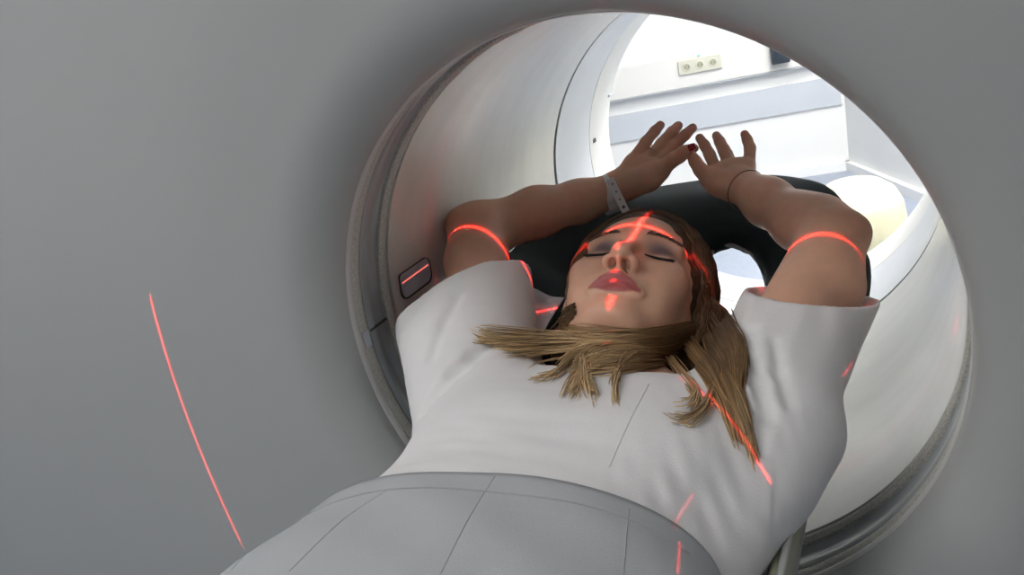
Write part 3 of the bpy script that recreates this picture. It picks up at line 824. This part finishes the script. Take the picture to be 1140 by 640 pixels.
# ---- white tunic
def wedge_plane(a, b, c, outward):
    n = np.cross(b - a, c - a); n /= np.linalg.norm(n)
    if n @ outward < 0: n = -n
    return a, n
def build_tunic():
    F = Field((-0.345, -0.36, -0.21), (0.31, 0.30, 0.12), 0.0025)
    # torso as stacked elliptical sections
    sec = [(-0.36, -0.038, -0.092, 0.176, 0.092), (-0.25, -0.038, -0.094, 0.172, 0.092), (-0.13, -0.028, -0.094, 0.168, 0.088),
           (-0.05, -0.025, -0.100, 0.170, 0.078), (0.02, -0.022, -0.108, 0.165, 0.060), (0.06, -0.022, -0.112, 0.150, 0.045)]
    for a, b in zip(sec[:-1], sec[1:]):
        F.cap((a[1], a[0], a[2]), (b[1], b[0], b[2]), a[3], b[3], k=0.012, u=(1, 0, 0), fa=a[4] / a[3], fb=b[4] / b[3])
    # breasts, flattened by lying down
    F.ell((-0.095, -0.085, -0.055), (0.075, 0.085, 0.040), k=0.05)
    F.ell((0.065, -0.095, -0.060), (0.075, 0.085, 0.040), k=0.05)
    # sleeves: wide flared cones, cut along the hem
    A, B_, T = np.array([-0.296, 0.022, 0.018]), np.array([-0.212, 0.205, 0.002]), onz((488, 314), 0.050)
    pl = wedge_plane(A, B_, T, np.array([-0.3, 1, 0.2]))
    cL = (A + B_) / 2 + np.array([0.004, 0.0, -0.012])
    dirL = np.array([-0.34, 0.90, 0.26]); dirL /= np.linalg.norm(dirL)
    s0 = np.array([-0.150, -0.045, -0.078]); s1 = cL + dirL * 0.09
    uL = B_ - A
    F.cap(s0, s1, 0.074, 0.100, k=0.03, u=uL, fa=0.85, fb=0.66)
    F.cap(np.array([-0.165, -0.01, -0.055]), ony((522, 300), 0.18) + dirL * 0.05, 0.052, 0.053, k=0.03)
    A2, B2, T2 = ony((831, 322), 0.150), ony((972, 346), 0.085), ony((900, 330), 0.150)
    pr_ = wedge_plane(A2, B2, T2, np.array([0.3, 1, 0.2]))
    cR = (A2 + B2) / 2 + np.array([-0.020, 0.0, -0.020])
    dirR = np.array([0.25, 0.93, 0.20]); dirR /= np.linalg.norm(dirR)
    r0 = np.array([0.125, -0.075, -0.095]); r1 = cR + dirR * 0.09
    F.cap(r0, r1, 0.068, 0.069, k=0.03, u=B2 - A2, fa=0.80, fb=0.66)
    F.cap(np.array([0.125, -0.03, -0.075]), ony((918, 325), 0.17) + dirR * 0.05, 0.052, 0.052, k=0.03)
    # hem drop of the right sleeve towards the table
    F.cap(np.array([0.172, -0.02, -0.09]), np.array([0.105, -0.25, -0.12]), 0.045, 0.035, k=0.03)
    # wrinkles (real relief)
    X = [(F.lo[k] + F.h * np.arange(F.n[k])).astype(np.float32) for k in range(3)]
    x, y, z = np.meshgrid(*X, indexing='ij', sparse=True)
    def fold(c, d, along, amp, lam, rad, ph=0.0):
        c = np.array(c); d = np.array(d, float); d /= np.linalg.norm(d); al = np.array(along, float); al /= np.linalg.norm(al)
        m = rad * 2.2
        q = F.sub(c - m, c + m)
        if q is None: return
        sl, g = q
        X_ = [g[i] - c[i] for i in range(3)]
        s = sum(X_[i] * d[i] for i in range(3)); t = sum(X_[i] * al[i] for i in range(3))
        r2 = sum(X_[i] ** 2 for i in range(3))
        wv = 0.5 * np.sin(2 * np.pi * (s + 0.35 * np.sin(t * 17 + ph) * lam) / lam + ph) * (0.7 + 0.5 * np.sin(t * 31 + 2 * ph)) + 0.3 * np.sin(2 * np.pi * (s * 1.7 - t * 0.5) / lam + 2 * ph)
        F.F[sl] += (amp * wv * np.exp(-r2 / rad ** 2)).astype(np.float32)
    fold(cR + np.array([-0.02, -0.04, 0.03]), (1, 0.1, 0), (0.2, 1, 0), 0.0032, 0.045, 0.085)
    fold((0.12, -0.06, -0.05), (1, 0.5, 0), (-0.4, 1, 0), 0.0026, 0.018, 0.045, 1)
    fold((0.13, -0.20, -0.06), (1, 0.6, 0.3), (-0.5, 1, 0), 0.0014, 0.024, 0.07, 0.4)
    fold((-0.16, 0.02, -0.03), (0.8, -0.8, 0), (0.6, 0.8, 0), 0.0020, 0.038, 0.06, 0.4)
    fold((-0.24, 0.06, 0.02), (1, -0.35, 0), (0.3, 1, 0), 0.0035, 0.060, 0.07, 1.2)
    fold((-0.03, -0.15, 0.0), (0.3, 1, 0), (1, -0.3, 0), 0.0008, 0.050, 0.09, 0.7)
    fold((-0.10, -0.20, 0.0), (0.5, 1, 0), (1, -0.3, 0), 0.0006, 0.030, 0.06, 0.2)
    # creases where the sleeves fold against the chest
    def fhit(px):
        d = ray(px); d = d / np.linalg.norm(d)
        t = np.arange(0.3, 1.9, 0.002); P = CAM + d * t[:, None]
        I = np.round((P - F.lo) / F.h).astype(int); ok = ((I >= 0) & (I < F.n)).all(1)
        for k_ in np.where(ok)[0]:
            if F.F[tuple(I[k_])] < 0: return P[k_]
        return None
    def crease(pxs, r, k_, sink=0.0):
        P = [fhit(p) for p in pxs]; P = [p for p in P if p is not None]
        if len(P) > 1: F.chain(P, [r * .4] + [r] * (len(P) - 2) + [r * .3], k=k_, op='sub')
    crease([(552, 384), (530, 394), (508, 412), (488, 434), (470, 458), (452, 486)], 0.0045, 0.014)
    crease([(838, 368), (834, 395), (845, 425), (852, 460), (846, 500)], 0.0035, 0.012)
    crease([(862, 380), (868, 415), (880, 450)], 0.002, 0.012)
    crease([(822, 428), (832, 455), (835, 485)], 0.0018, 0.009)
    crease([(510, 330), (495, 360), (480, 400)], 0.0012, 0.014)
    # cut the hems and hollow the sleeves
    G = F.F.copy()
    def pd_(pl_): return ((x - pl_[0][0]) * pl_[1][0] + (y - pl_[0][1]) * pl_[1][1] + (z - pl_[0][2]) * pl_[1][2]).astype(np.float32)
    for pln in (pl, pr_):
        D = pd_(pln)
        F.F = np.maximum(F.F, D)
    for pln, dep in ((pl, 0.06), (pr_, 0.06)):
        D = pd_(pln)
        F.F = np.maximum(F.F, -np.maximum(G + 0.0052, -(D + dep)))
    # neck opening
    F.cap(np.array([-0.028, 0.02, -0.05]), np.array([-0.03, 0.16, -0.02]), 0.050, 0.080, k=0.006, op='sub')
    V, Q = F.mesh()
    V = relax(V, Q, 2, 0.5)
    return V, Q
TV, TQ = build_tunic()
# open at the waist: drop what lies below the waistband
keep = (TV[TQ].mean(1)[:, 1] > -0.345)
TQ = TQ[keep]
tunic = obj('tunic', TV, TQ, M['cloth'], person)
bvh_tunic = BVHTree.FromPolygons([tuple(v) for v in TV], [tuple(int(i) for i in q) for q in TQ])

# ---- grey trousers with a raised waistband
def loft(name, secs, m, parent, n=96, exps=2.3):
    v = []
    for (y, cx, cz, rx, rz, sk) in secs:
        a = np.arange(n) / n * 2 * np.pi
        c, s_ = np.cos(a), np.sin(a)
        X = cx + rx * np.sign(c) * np.abs(c) ** (2 / exps); Z = cz + rz * np.sign(s_) * np.abs(s_) ** (2 / exps)
        Y = y + sk * (X - cx) + 0 * Z
        v += list(zip(X, Y, Z))
    v = np.array(v); k = len(secs)
    # cloth relief
    f = [(i * n + j, i * n + (j + 1) % n, (i + 1) * n + (j + 1) % n, (i + 1) * n + j) for i in range(k - 1) for j in range(n)]
    return v, f
ys = np.concatenate([np.linspace(-0.250, -0.28, 6), np.linspace(-0.29, -0.95, 60)])
secs = []
for y in ys:
    t = (-0.205 - y) / 0.745
    rx = np.interp(-y, [0.235, 0.30, 0.45, 0.7, 0.95], [0.182, 0.204, 0.250, 0.235, 0.19])
    rz = np.interp(-y, [0.205, 0.30, 0.45, 0.7, 0.95], [0.100, 0.101, 0.104, 0.100, 0.09])
    secs.append((y, -0.038, -0.094, rx, rz, 0.07))
v, f = loft('trousers', secs, None, None, n=160, exps=2.25)
wr = 0.0012 * np.sin(v[:, 0] * 60 + 3 * np.sin(v[:, 1] * 14)) * sstep(-0.24, -0.34, v[:, 1]) + 0.0014 * np.sin(v[:, 1] * 75 + 5 * np.sin(v[:, 0] * 9)) * sstep(-0.23, -0.28, v[:, 1])
v[:, 2] += wr
trs = obj('trousers', v, f, M['trouser'], person)
trs.modifiers.new('thick', 'SOLIDIFY').thickness = 0.003
bvh_tr = BVHTree.FromPolygons([tuple(p) for p in v], [tuple(q) for q in f])
def down(bv, x, y, z=0.25):
    h = bv.ray_cast(Vector((x, y, z)), Vector((0, 0, -1)), 1.0)
    return None if h[0] is None else np.array(h[0]), (None if h[1] is None else np.array(h[1]))
def cam_hit(px, bvs, dist=3.0):
    d = ray(px); d = d / np.linalg.norm(d); best = None
    for bv in bvs:
        h = bv.ray_cast(Vector(CAM), Vector(d), dist)
        if h[0] is not None and (best is None or h[3] < best[2]): best = (np.array(h[0]), np.array(h[1]), h[3])
    return best
for pl_ in ([(551, 530), (520, 580), (490, 640)], [(432, 545), (380, 580), (322, 636)], [(700, 567), (697, 600), (694, 640)], [(310, 590), (280, 612), (258, 634)]):
    P = smooth_path([(*q, 0) for q in pl_], 24)[:, :2]
    pts = [cam_hit(p, [bvh_tr]) for p in P]
    pts = [h[0] for h in pts if h is not None]
    if len(pts) > 3: MB().tube(pts, 0.0005, 6).build('seam', M['seam'], trs, smooth=True)
wbp = [h[0] + h[1] * (0.0003 if h[1][2] > 0 else -0.0003) for h in (bvh_tr.ray_cast(Vector((xx, -0.275 + 0.07 * (xx + 0.038), 0.3)), Vector((0, 0, -1))) and [np.array(q) if q is not None else None for q in bvh_tr.ray_cast(Vector((xx, -0.275 + 0.07 * (xx + 0.038), 0.3)), Vector((0, 0, -1)))[:2]] for xx in np.linspace(-0.20, 0.135, 60)) if h[0] is not None]
MB().tube(wbp, 0.0006, 6).build('waistband_seam', M['seam'], trs, smooth=True)
# tunic seam from the shoulder
for pl_ in ([(722, 428), (700, 470), (678, 520)],):
    P = smooth_path([(*q, 0) for q in pl_], 20)[:, :2]
    pts = [cam_hit(p, [bvh_tunic]) for p in P]
    pts = [h[0] for h in pts if h is not None]
    if len(pts) > 3: MB().tube(pts, 0.0007, 6).build('stitching', M['cloth'], tunic, smooth=True)

# ---- hair
def hair_col(t, dark, br):
    root = np.array([0.050, 0.028, 0.016]); mid = np.array([0.25, 0.145, 0.065]); tip = np.array([0.62, 0.45, 0.25])
    c = root + (mid - root) * min(1, t * 2) if t < 0.5 else mid + (tip - mid) * (t - .5) * 2
    return c * br
class Hair:
    def __init__(self): self.mb = MB(); self.c = []
    def strand(self, pts, r0, r1, t0, t1, br, n=4):
        m = len(pts); rr = np.linspace(r0, r1, m); rr[0] *= .6; rr[-1] *= .15
        self.mb.tube(pts, rr, n, cap=False)
        for i in range(m):
            c = hair_col(t0 + (t1 - t0) * i / (m - 1), 0, br)
            self.c += [c] * n
H = Hair()
# cap of the hair: sculpted volume over the skull, joined by strands
def build_cap():
    F = Field(Hd(0, 0.03, -0.02) - 0.16, Hd(0, 0.03, -0.02) + 0.16, 0.0025)
    nn = Rh @ np.array([0, -0.50, 0.866]); p0 = Hd(0, 0.064, 0.080)
    F.ell(Hd(0, 0.036, -0.014), np.array((0.0830 * SU, 0.101, 0.101)) * SC, R=Rh, k=0.0)
    F.ell(Hd(0, -0.045, -0.040), np.array((0.082 * SU, 0.070, 0.055)) * SC, R=Rh, k=0.03)
    F.cap((0.062, 0.175, -0.065), (0.088, 0.085, -0.058), 0.026, 0.022, k=0.02)
    F.cap((-0.100, 0.150, -0.070), (-0.110, 0.090, -0.066), 0.020, 0.014, k=0.02)
    g = np.meshgrid(*[(F.lo[k] + F.h * np.arange(F.n[k])).astype(np.float32) for k in range(3)], indexing='ij', sparse=True)
    pd = sum((g[i] - p0[i]) * nn[i] for i in range(3))
    # hairline recedes at the temples: curve the cut with u
    uu = sum((g[i] - O_h[i]) * Rh[i, 0] for i in range(3)) / SC / SU
    pd = pd + 11.0 * np.maximum(np.abs(uu) - 0.034, 0) ** 2
    kk = 0.012
    hh_ = np.maximum(kk - np.abs(F.F - pd), 0) / kk
    F.F = (np.maximum(F.F, pd) + hh_ * hh_ * kk * .25).astype(np.float32)
    # combed relief
    ww = sum((g[i] - O_h[i]) * Rh[i, 2] for i in range(3)) / SC; vv2 = sum((g[i] - O_h[i]) * Rh[i, 1] for i in range(3)) / SC
    F.F += (0.0012 * np.sin(ww * 260 + 12 * np.sin(vv2 * 18) + 3 * np.sin(uu * 60))).astype(np.float32)
    V, Q = F.mesh(); return relax(V, Q, 1, 0.4), Q
CV, CQ = build_cap()
bvh_cap = BVHTree.FromPolygons([tuple(v) for v in CV], [tuple(int(i) for i in q) for q in CQ])
hc = to_head(CV)
capcol = np.array([hair_col(0.04 + 0.06 * random.random(), 0, 0.8) for _ in range(len(CV))])
def cap_surface(p, lift_=0.001):
    """push a head-space point out onto the hair cap"""
    c = Hd(0, 0.02, -0.03); q = Hd(*p); d = q - c; d /= np.linalg.norm(d)
    h = bvh_cap.ray_cast(Vector(c + d * 0.25), Vector(-d), 0.3)
    return (np.array(h[0]) + d * lift_) if h[0] is not None else q
def near_out(p, off):
    """lift a point clear of body, tunic and cap"""
    for bv in (bvh_body, bvh_tunic):
        h = bv.find_nearest(Vector(p), 0.03)
        if h[0] is not None:
            n = np.array(h[1]); 
            if n @ (CAM - np.array(h[0])) < 0: n = n * -1 if False else n
            s = (p - np.array(h[0])) @ n
            if s < off: p = p + n * (off - s)
    return p
for s in (-1, 1):
    for i in range(620):
        k = random.random()
        st = (s * (0.002 + 0.055 * k ** 1.2), 0.082 - 0.030 * k - random.random() * 0.004 + 0.02 * random.random(), 0.070 - 0.035 * k - 0.02 * random.random())
        w1 = random.uniform(-0.03, 0.075); 
        mid1 = (s * 0.072, 0.055 - 0.02 * k, 0.03 + w1 * .6)
        mid2 = (s * 0.092, 0.012, -0.01 + w1 * .8)
        mid3 = (s * 0.090, -0.035, -0.028 + w1 * .7)
        mid4 = (s * 0.080, -0.085, -0.040 + w1 * .5)
        P = smooth_path([st, mid1, mid2, mid3, mid4], 22)
        lf_ = random.uniform(0.0, 0.0035); P = np.array([cap_surface(p, lf_) for p in P])
        P += np.array([0, 0, 1]) * 0.0
        H.strand(P, 0.0011, 0.0010, random.uniform(0.02, 0.12), random.uniform(0.24, 0.42), random.uniform(0.5, 1.4))
# loose locks across the chest: waypoints picked on the body, laid on whatever is underneath
def lock(way, n, spread, t0, t1, r=0.0008, lift=0.004, br=(0.6, 1.45), curl=0.0, tipspread=1.6):
    base = smooth_path([(*q, 0) for q in way], 30)[:, :2]
    for i in range(n):
        a = random.gauss(0, 1); b = random.gauss(0, 1); ph = random.uniform(0, 6.28); cut = random.uniform(0.5, 1.0) ** 0.7; wa = random.uniform(1.5, 5.0); wf = random.uniform(5, 11)
        lf = lift * random.uniform(0.2, 1.6)
        pts = []; last = None
        for j, p in enumerate(base[:max(6, int(30 * cut))]):
            t = j / 29
            sp = spread * (1 + (tipspread - 1) * t)
            q = p + np.array([a, b]) * sp * np.array([0.6, 1.0]) + curl * t * np.array([math.cos(ph + t * 7), math.sin(ph + t * 7)]) + wa * t * math.sin(wf * t + a * 0.8) * np.array([0.3, 1.0])
            h = cam_hit(q, [bvh_tunic, bvh_body])
            if h is None: continue
            pt, nn = h[0], h[1]
            if nn @ (CAM - pt) < 0: nn = -nn
            if last is not None and np.linalg.norm(pt - last) > 0.035: 
                pt = last + (pt - last) * 0.3
            last = pt
            pts.append(pt + nn * (0.0015 + lf * math.sin(math.pi * min(1, t * 1.02)) ) )
        if len(pts) < 5: continue
        P = np.array(pts)
        for _ in range(5): P[1:-1] = (P[:-2] + P[2:] + 2 * P[1:-1]) / 4
        H.strand(P, r, r * 0.7, t0, t1 * random.uniform(0.9, 1.05), random.uniform(*br))
lock([(735, 380), (690, 377), (640, 376), (590, 382), (545, 379), (527, 373)], 110, 2.6, 0.45, 0.95, curl=3)
lock([(700, 384), (655, 384), (610, 388), (575, 392), (545, 388)], 60, 3.2, 0.5, 0.95, curl=3)
lock([(770, 384), (720, 390), (670, 400), (645, 418), (632, 444)], 130, 4.2, 0.45, 0.9, curl=3)
lock([(760, 380), (700, 382), (650, 386), (625, 400), (612, 420)], 70, 4.0, 0.45, 0.92, curl=3)
lock([(690, 384), (665, 390), (650, 405), (655, 430), (664, 446)], 55, 3.5, 0.5, 0.95, curl=4)
lock([(650, 388), (636, 402), (622, 418), (603, 424), (587, 423)], 16, 1.4, 0.6, 0.98, curl=3)
lock([(730, 388), (705, 396), (690, 412), (684, 432), (688, 455)], 30, 2.4, 0.5, 0.95, curl=3)
lock([(778, 372), (740, 384), (700, 388), (660, 386)], 160, 5.0, 0.35, 0.7)
lock([(790, 372), (800, 400), (815, 440), (828, 480), (840, 516)], 230, 6.0, 0.25, 0.80, tipspread=0.8)
lock([(765, 385), (785, 410), (800, 440), (812, 470), (822, 492)], 150, 6.5, 0.35, 0.75, tipspread=0.9)
lock([(790, 400), (795, 430), (785, 455), (765, 470), (742, 462)], 28, 3.0, 0.5, 0.85, curl=3)
lock([(740, 392), (760, 420), (775, 440), (770, 455), (752, 452)], 34, 3.4, 0.5, 0.9, curl=4)
lock([(795, 350), (812, 370), (822, 395), (820, 430), (826, 460)], 150, 6.0, 0.15, 0.5, tipspread=0.7)
lock([(780, 366), (735, 374), (690, 378), (640, 378), (600, 384)], 140, 3.6, 0.42, 0.8, curl=4, br=(0.8, 1.3))
lock([(690, 376), (650, 380), (615, 386), (580, 395)], 60, 5.0, 0.45, 0.85, curl=5)
lock([(800, 345), (814, 372), (822, 402), (820, 432)], 260, 7.0, 0.10, 0.38, tipspread=0.9, br=(0.6, 1.3))
lock([(785, 380), (740, 392), (690, 399), (640, 402)], 150, 4.5, 0.35, 0.75, curl=4)
lock([(790, 372), (802, 392), (808, 412), (806, 436)], 240, 8.0, 0.12, 0.45, tipspread=0.8, br=(0.6, 1.3))
lock([(775, 390), (725, 402), (685, 408), (650, 409), (628, 402)], 110, 3.6, 0.4, 0.85, curl=4)
lock([(640, 345), (622, 358), (612, 375), (600, 388)], 45, 4.0, 0.05, 0.4)
lock([(612, 352), (620, 362), (640, 372), (690, 378)], 50, 3.5, 0.3, 0.6)
allv = list(H.mb.v); nS = len(allv)
obj('hair', list(CV) + allv, [tuple(q) for q in CQ] + [tuple(i + len(CV) for i in q) for q in H.mb.f], M['hair'], person, attr=np.concatenate([capcol, np.array(H.c)]))

# ---- things worn
def ringcurve(c, axis, r, n=48, squash=1.0, u=None):
    axis = np.array(axis, float); axis /= np.linalg.norm(axis)
    u = np.cross(axis, (0, 0, 1)) if u is None else np.array(u, float); u = u - axis * (u @ axis); u /= np.linalg.norm(u)
    w2 = np.cross(axis, u); t = np.arange(n + 1) / n * 2 * np.pi
    return [np.array(c) + u * r * math.cos(a) + w2 * r * squash * math.sin(a) for a in t], u, w2, axis
# white wristband on her right wrist
wc = ony((675, 217), 0.418); wax = ony((700, 205), 0.436) - ony((660, 222), 0.40)
rc_, u1, w1_, ax1 = ringcurve(wc, wax, 0.0300)
v = []; nseg = 48
for o_, dr in ((-0.0095, 0.0), (0.0095, 0.0), (0.0095, 0.0012), (-0.0095, 0.0012)):
    for i in range(nseg):
        a = i / nseg * 2 * math.pi
        v.append(wc + ax1 * o_ + (u1 * math.cos(a) + w1_ * math.sin(a)) * (0.0283 + dr))
f = [((k) * nseg + i, (k) * nseg + (i + 1) % nseg, ((k + 1) % 4) * nseg + (i + 1) % nseg, ((k + 1) % 4) * nseg + i) for k in range(4) for i in range(nseg)]
wb = obj('wristband', v, f, M['band'], person, smooth=False); wb['label'] = 'white hospital wristband'
# loose strap end with studs
sa = ony((679, 199), 0.385); sb = ony((697, 236), 0.372)
sd = sb - sa; L_ = np.linalg.norm(sd); sd /= L_
nv_ = CAM - (sa + sb) / 2; nv_ /= np.linalg.norm(nv_); sw = np.cross(sd, nv_); sw /= np.linalg.norm(sw); nv_ = np.cross(sw, sd); nv_ = nv_ if nv_ @ (CAM - sa) > 0 else -nv_
Rs = np.stack([sd, sw, nv_], 1)
st_ = MB().box((sa + sb) / 2, (L_, 0.0115, 0.0012), Rs, bev=0.0005).build('strap', M['band'], wb)
for k in range(4):
    c = sa + sd * L_ * (0.16 + 0.23 * k) + nv_ * 0.0009
    t = np.arange(14) / 14 * 2 * np.pi; r = 0.0024 if k == 3 else 0.0014
    MB().add([c + sw * r * math.cos(a) + sd * r * math.sin(a) for a in t], [tuple(range(14))]).build('stud_hole', M['hole'], st_)
# thin cord bracelet on her left wrist
bc = ony((831, 212), 0.412); bax = ony((850, 222), 0.38) - ony((815, 202), 0.44)
pts, *_r = ringcurve(bc, bax, 0.0290)
MB().tube(pts, 0.0007, 6).build('bracelet', M['cord'], person, smooth=True)['label'] = 'thin dark cord bracelet'
# ring on her right ring finger
rc2, *_r = ringcurve(ony((728, 169.5), 0.462), ony((737, 159), 0.470) - ony((724, 174), 0.458), 0.0102)
MB().tube(rc2, 0.0010, 8).build('finger_ring', M['silver'], person, smooth=True)

# ---- folded paper tissue lying on the rest beside her head
c4 = [(583, 318), (629, 335), (596, 388), (528, 402)]
base4 = [onz(p, z) for p, z in zip(c4, (-0.043, -0.048, -0.052, -0.048))]
nx = 14; v = []
for i in range(nx):
    for j in range(nx):
        a, b = i / (nx - 1), j / (nx - 1)
        p = base4[0] * (1 - a) * (1 - b) + base4[1] * a * (1 - b) + base4[2] * a * b + base4[3] * (1 - a) * b
        p = p + np.array([0, 0, 0.0022 * math.sin(a * 7 + b * 3) + 0.004 * a * a])
        v.append(p)
f = [(i * nx + j, i * nx + j + 1, (i + 1) * nx + j + 1, (i + 1) * nx + j) for i in range(nx - 1) for j in range(nx - 1)]
ti = obj('paper_tissue', v, f, M['tissue'])
tag(ti, 'square of white paper tissue lying on the dark rest beside her head', 'tissue')
ti.modifiers.new('thick', 'SOLIDIFY').thickness = 0.0012

# ================================================================== LASERS
def laser(name, L, planes, power, width=0.0045, limits=None, color=(1.0, 0.035, 0.03)):
    """a lamp whose light leaves as thin fans; planes = list of (normal, centre direction, half angle)"""
    ld = bpy.data.lights.new(name, 'POINT'); ld.energy = power; ld.shadow_soft_size = 0.0; ld.color = color
    ld.use_nodes = True; nt = ld.node_tree; nt.nodes.clear()
    out = nt.nodes.new('ShaderNodeOutputLight'); em = nt.nodes.new('ShaderNodeEmission'); nt.links.new(em.outputs[0], out.inputs[0])
    tc = nt.nodes.new('ShaderNodeTexCoord')
    tot = None
    def math_(op, a, b=None, clamp=False):
        n = nt.nodes.new('ShaderNodeMath'); n.operation = op; n.use_clamp = clamp
        for i, x in enumerate((a, b)):
            if x is None: continue
            if isinstance(x, (int, float)): n.inputs[i].default_value = x
            else: nt.links.new(x, n.inputs[i])
        return n.outputs[0]
    def dot(vec):
        n = nt.nodes.new('ShaderNodeVectorMath'); n.operation = 'DOT_PRODUCT'
        nt.links.new(tc.outputs['Normal'], n.inputs[0]); n.inputs[1].default_value = tuple(vec); return n.outputs['Value']
    for pl4 in planes:
        nrm, cen, half, gain, wd = pl4[:5]; cv = pl4[5] if len(pl4) > 5 else 0.0
        nrm = np.array(nrm, float); nrm /= np.linalg.norm(nrm); cen = np.array(cen, float); cen /= np.linalg.norm(cen)
        dn = dot(nrm)
        if cv:
            tv = np.cross(nrm, cen); tt = dot(tv); dn = math_('SUBTRACT', math_('ADD', dn, math_('MULTIPLY', math_('MULTIPLY', tt, tt), cv)), cv * math.sin(half - 0.0) ** 2)
        d = math_('DIVIDE', dn, wd); d2_ = math_('MULTIPLY', d, d)
        core = math_('POWER', 2.718, math_('MULTIPLY', d2_, -1.0))
        halo = math_('MULTIPLY', math_('POWER', 2.718, math_('MULTIPLY', d2_, -0.055)), 0.030)
        g1 = math_('ADD', core, halo)
        c = math_('MULTIPLY', math_('SUBTRACT', dot(cen), math.cos(half)), max(60.0, 6.0 / (1 - math.cos(half))), clamp=True)
        g2 = math_('MULTIPLY', math_('MULTIPLY', g1, c), gain)
        tot = g2 if tot is None else math_('ADD', tot, g2)
    nt.links.new(tot, em.inputs['Strength'])
    em.inputs['Color'].default_value = (1, 1, 1, 1)
    o = bpy.data.objects.new(name, ld); COL.objects.link(o); o.location = tuple(L)
    return o
def fan(L, a, b, pad=0.02):
    """fan plane through the lamp and two lit points"""
    L = np.array(L, float); da = a - L; db = b - L; da /= np.linalg.norm(da); db /= np.linalg.norm(db)
    n = np.cross(da, db); c = da + db; c /= np.linalg.norm(c)
    return n, c, math.acos(min(1, max(-1, c @ da))) + pad
LT = np.array([-0.020, 0.200, 0.300])
sag = fan(LT, np.array([-0.020, 0.045, 0.01]), np.array([-0.020, 0.258, 0.05]), 0.0)
laser('laser_top', LT, [((0, 1, 0), (-0.05, 0, -1), math.radians(46.0), 1.0, 0.0085), (*sag, 1.0, 0.0105)], 24.0 * LASER)

def hitp(px): return cam_hit(px, [bvh_tunic, bvh_body, bvh_tr])[0]
L2 = np.array([0.75, -0.95, 0.95])
laser('laser_front_right', L2, [(*fan(L2, hitp((752, 418)), hitp((860, 541)), 0.0), 0.75, 0.0009), (*fan(L2, hitp((757, 602)), hitp((754, 639)), 0.0), 0.45, 0.0008),
      (*fan(L2, hitp((773, 548)), hitp((749, 590)), 0.0), 0.2, 0.0007), (*fan(L2, hitp((938, 419)), hitp((950, 403)), 0.0), 0.4, 0.0008)], 260.0 * LASER)
L3 = np.array([-0.9, -1.1, 0.9])
g1, g2 = ony((166, 325), -0.057), ony((276, 613), -0.052)
laser('laser_front_left', L3, [(*fan(L3, g1, g2, 0.0), 0.30, 0.0009, LCURVE)], 1400.0 * LASER)

laser('laser_side_right', (0.300, 0.200, 0.115), [((0, 1, 0), (-0.8, 0, -0.75), math.radians(55), 1.0, 0.010)], 1.6 * LASER)
laser('laser_side_left', (-0.296, 0.200, 0.125), [((0, 1, 0), (0.7, 0, -0.75), math.radians(58), 1.0, 0.010)], 1.6 * LASER)
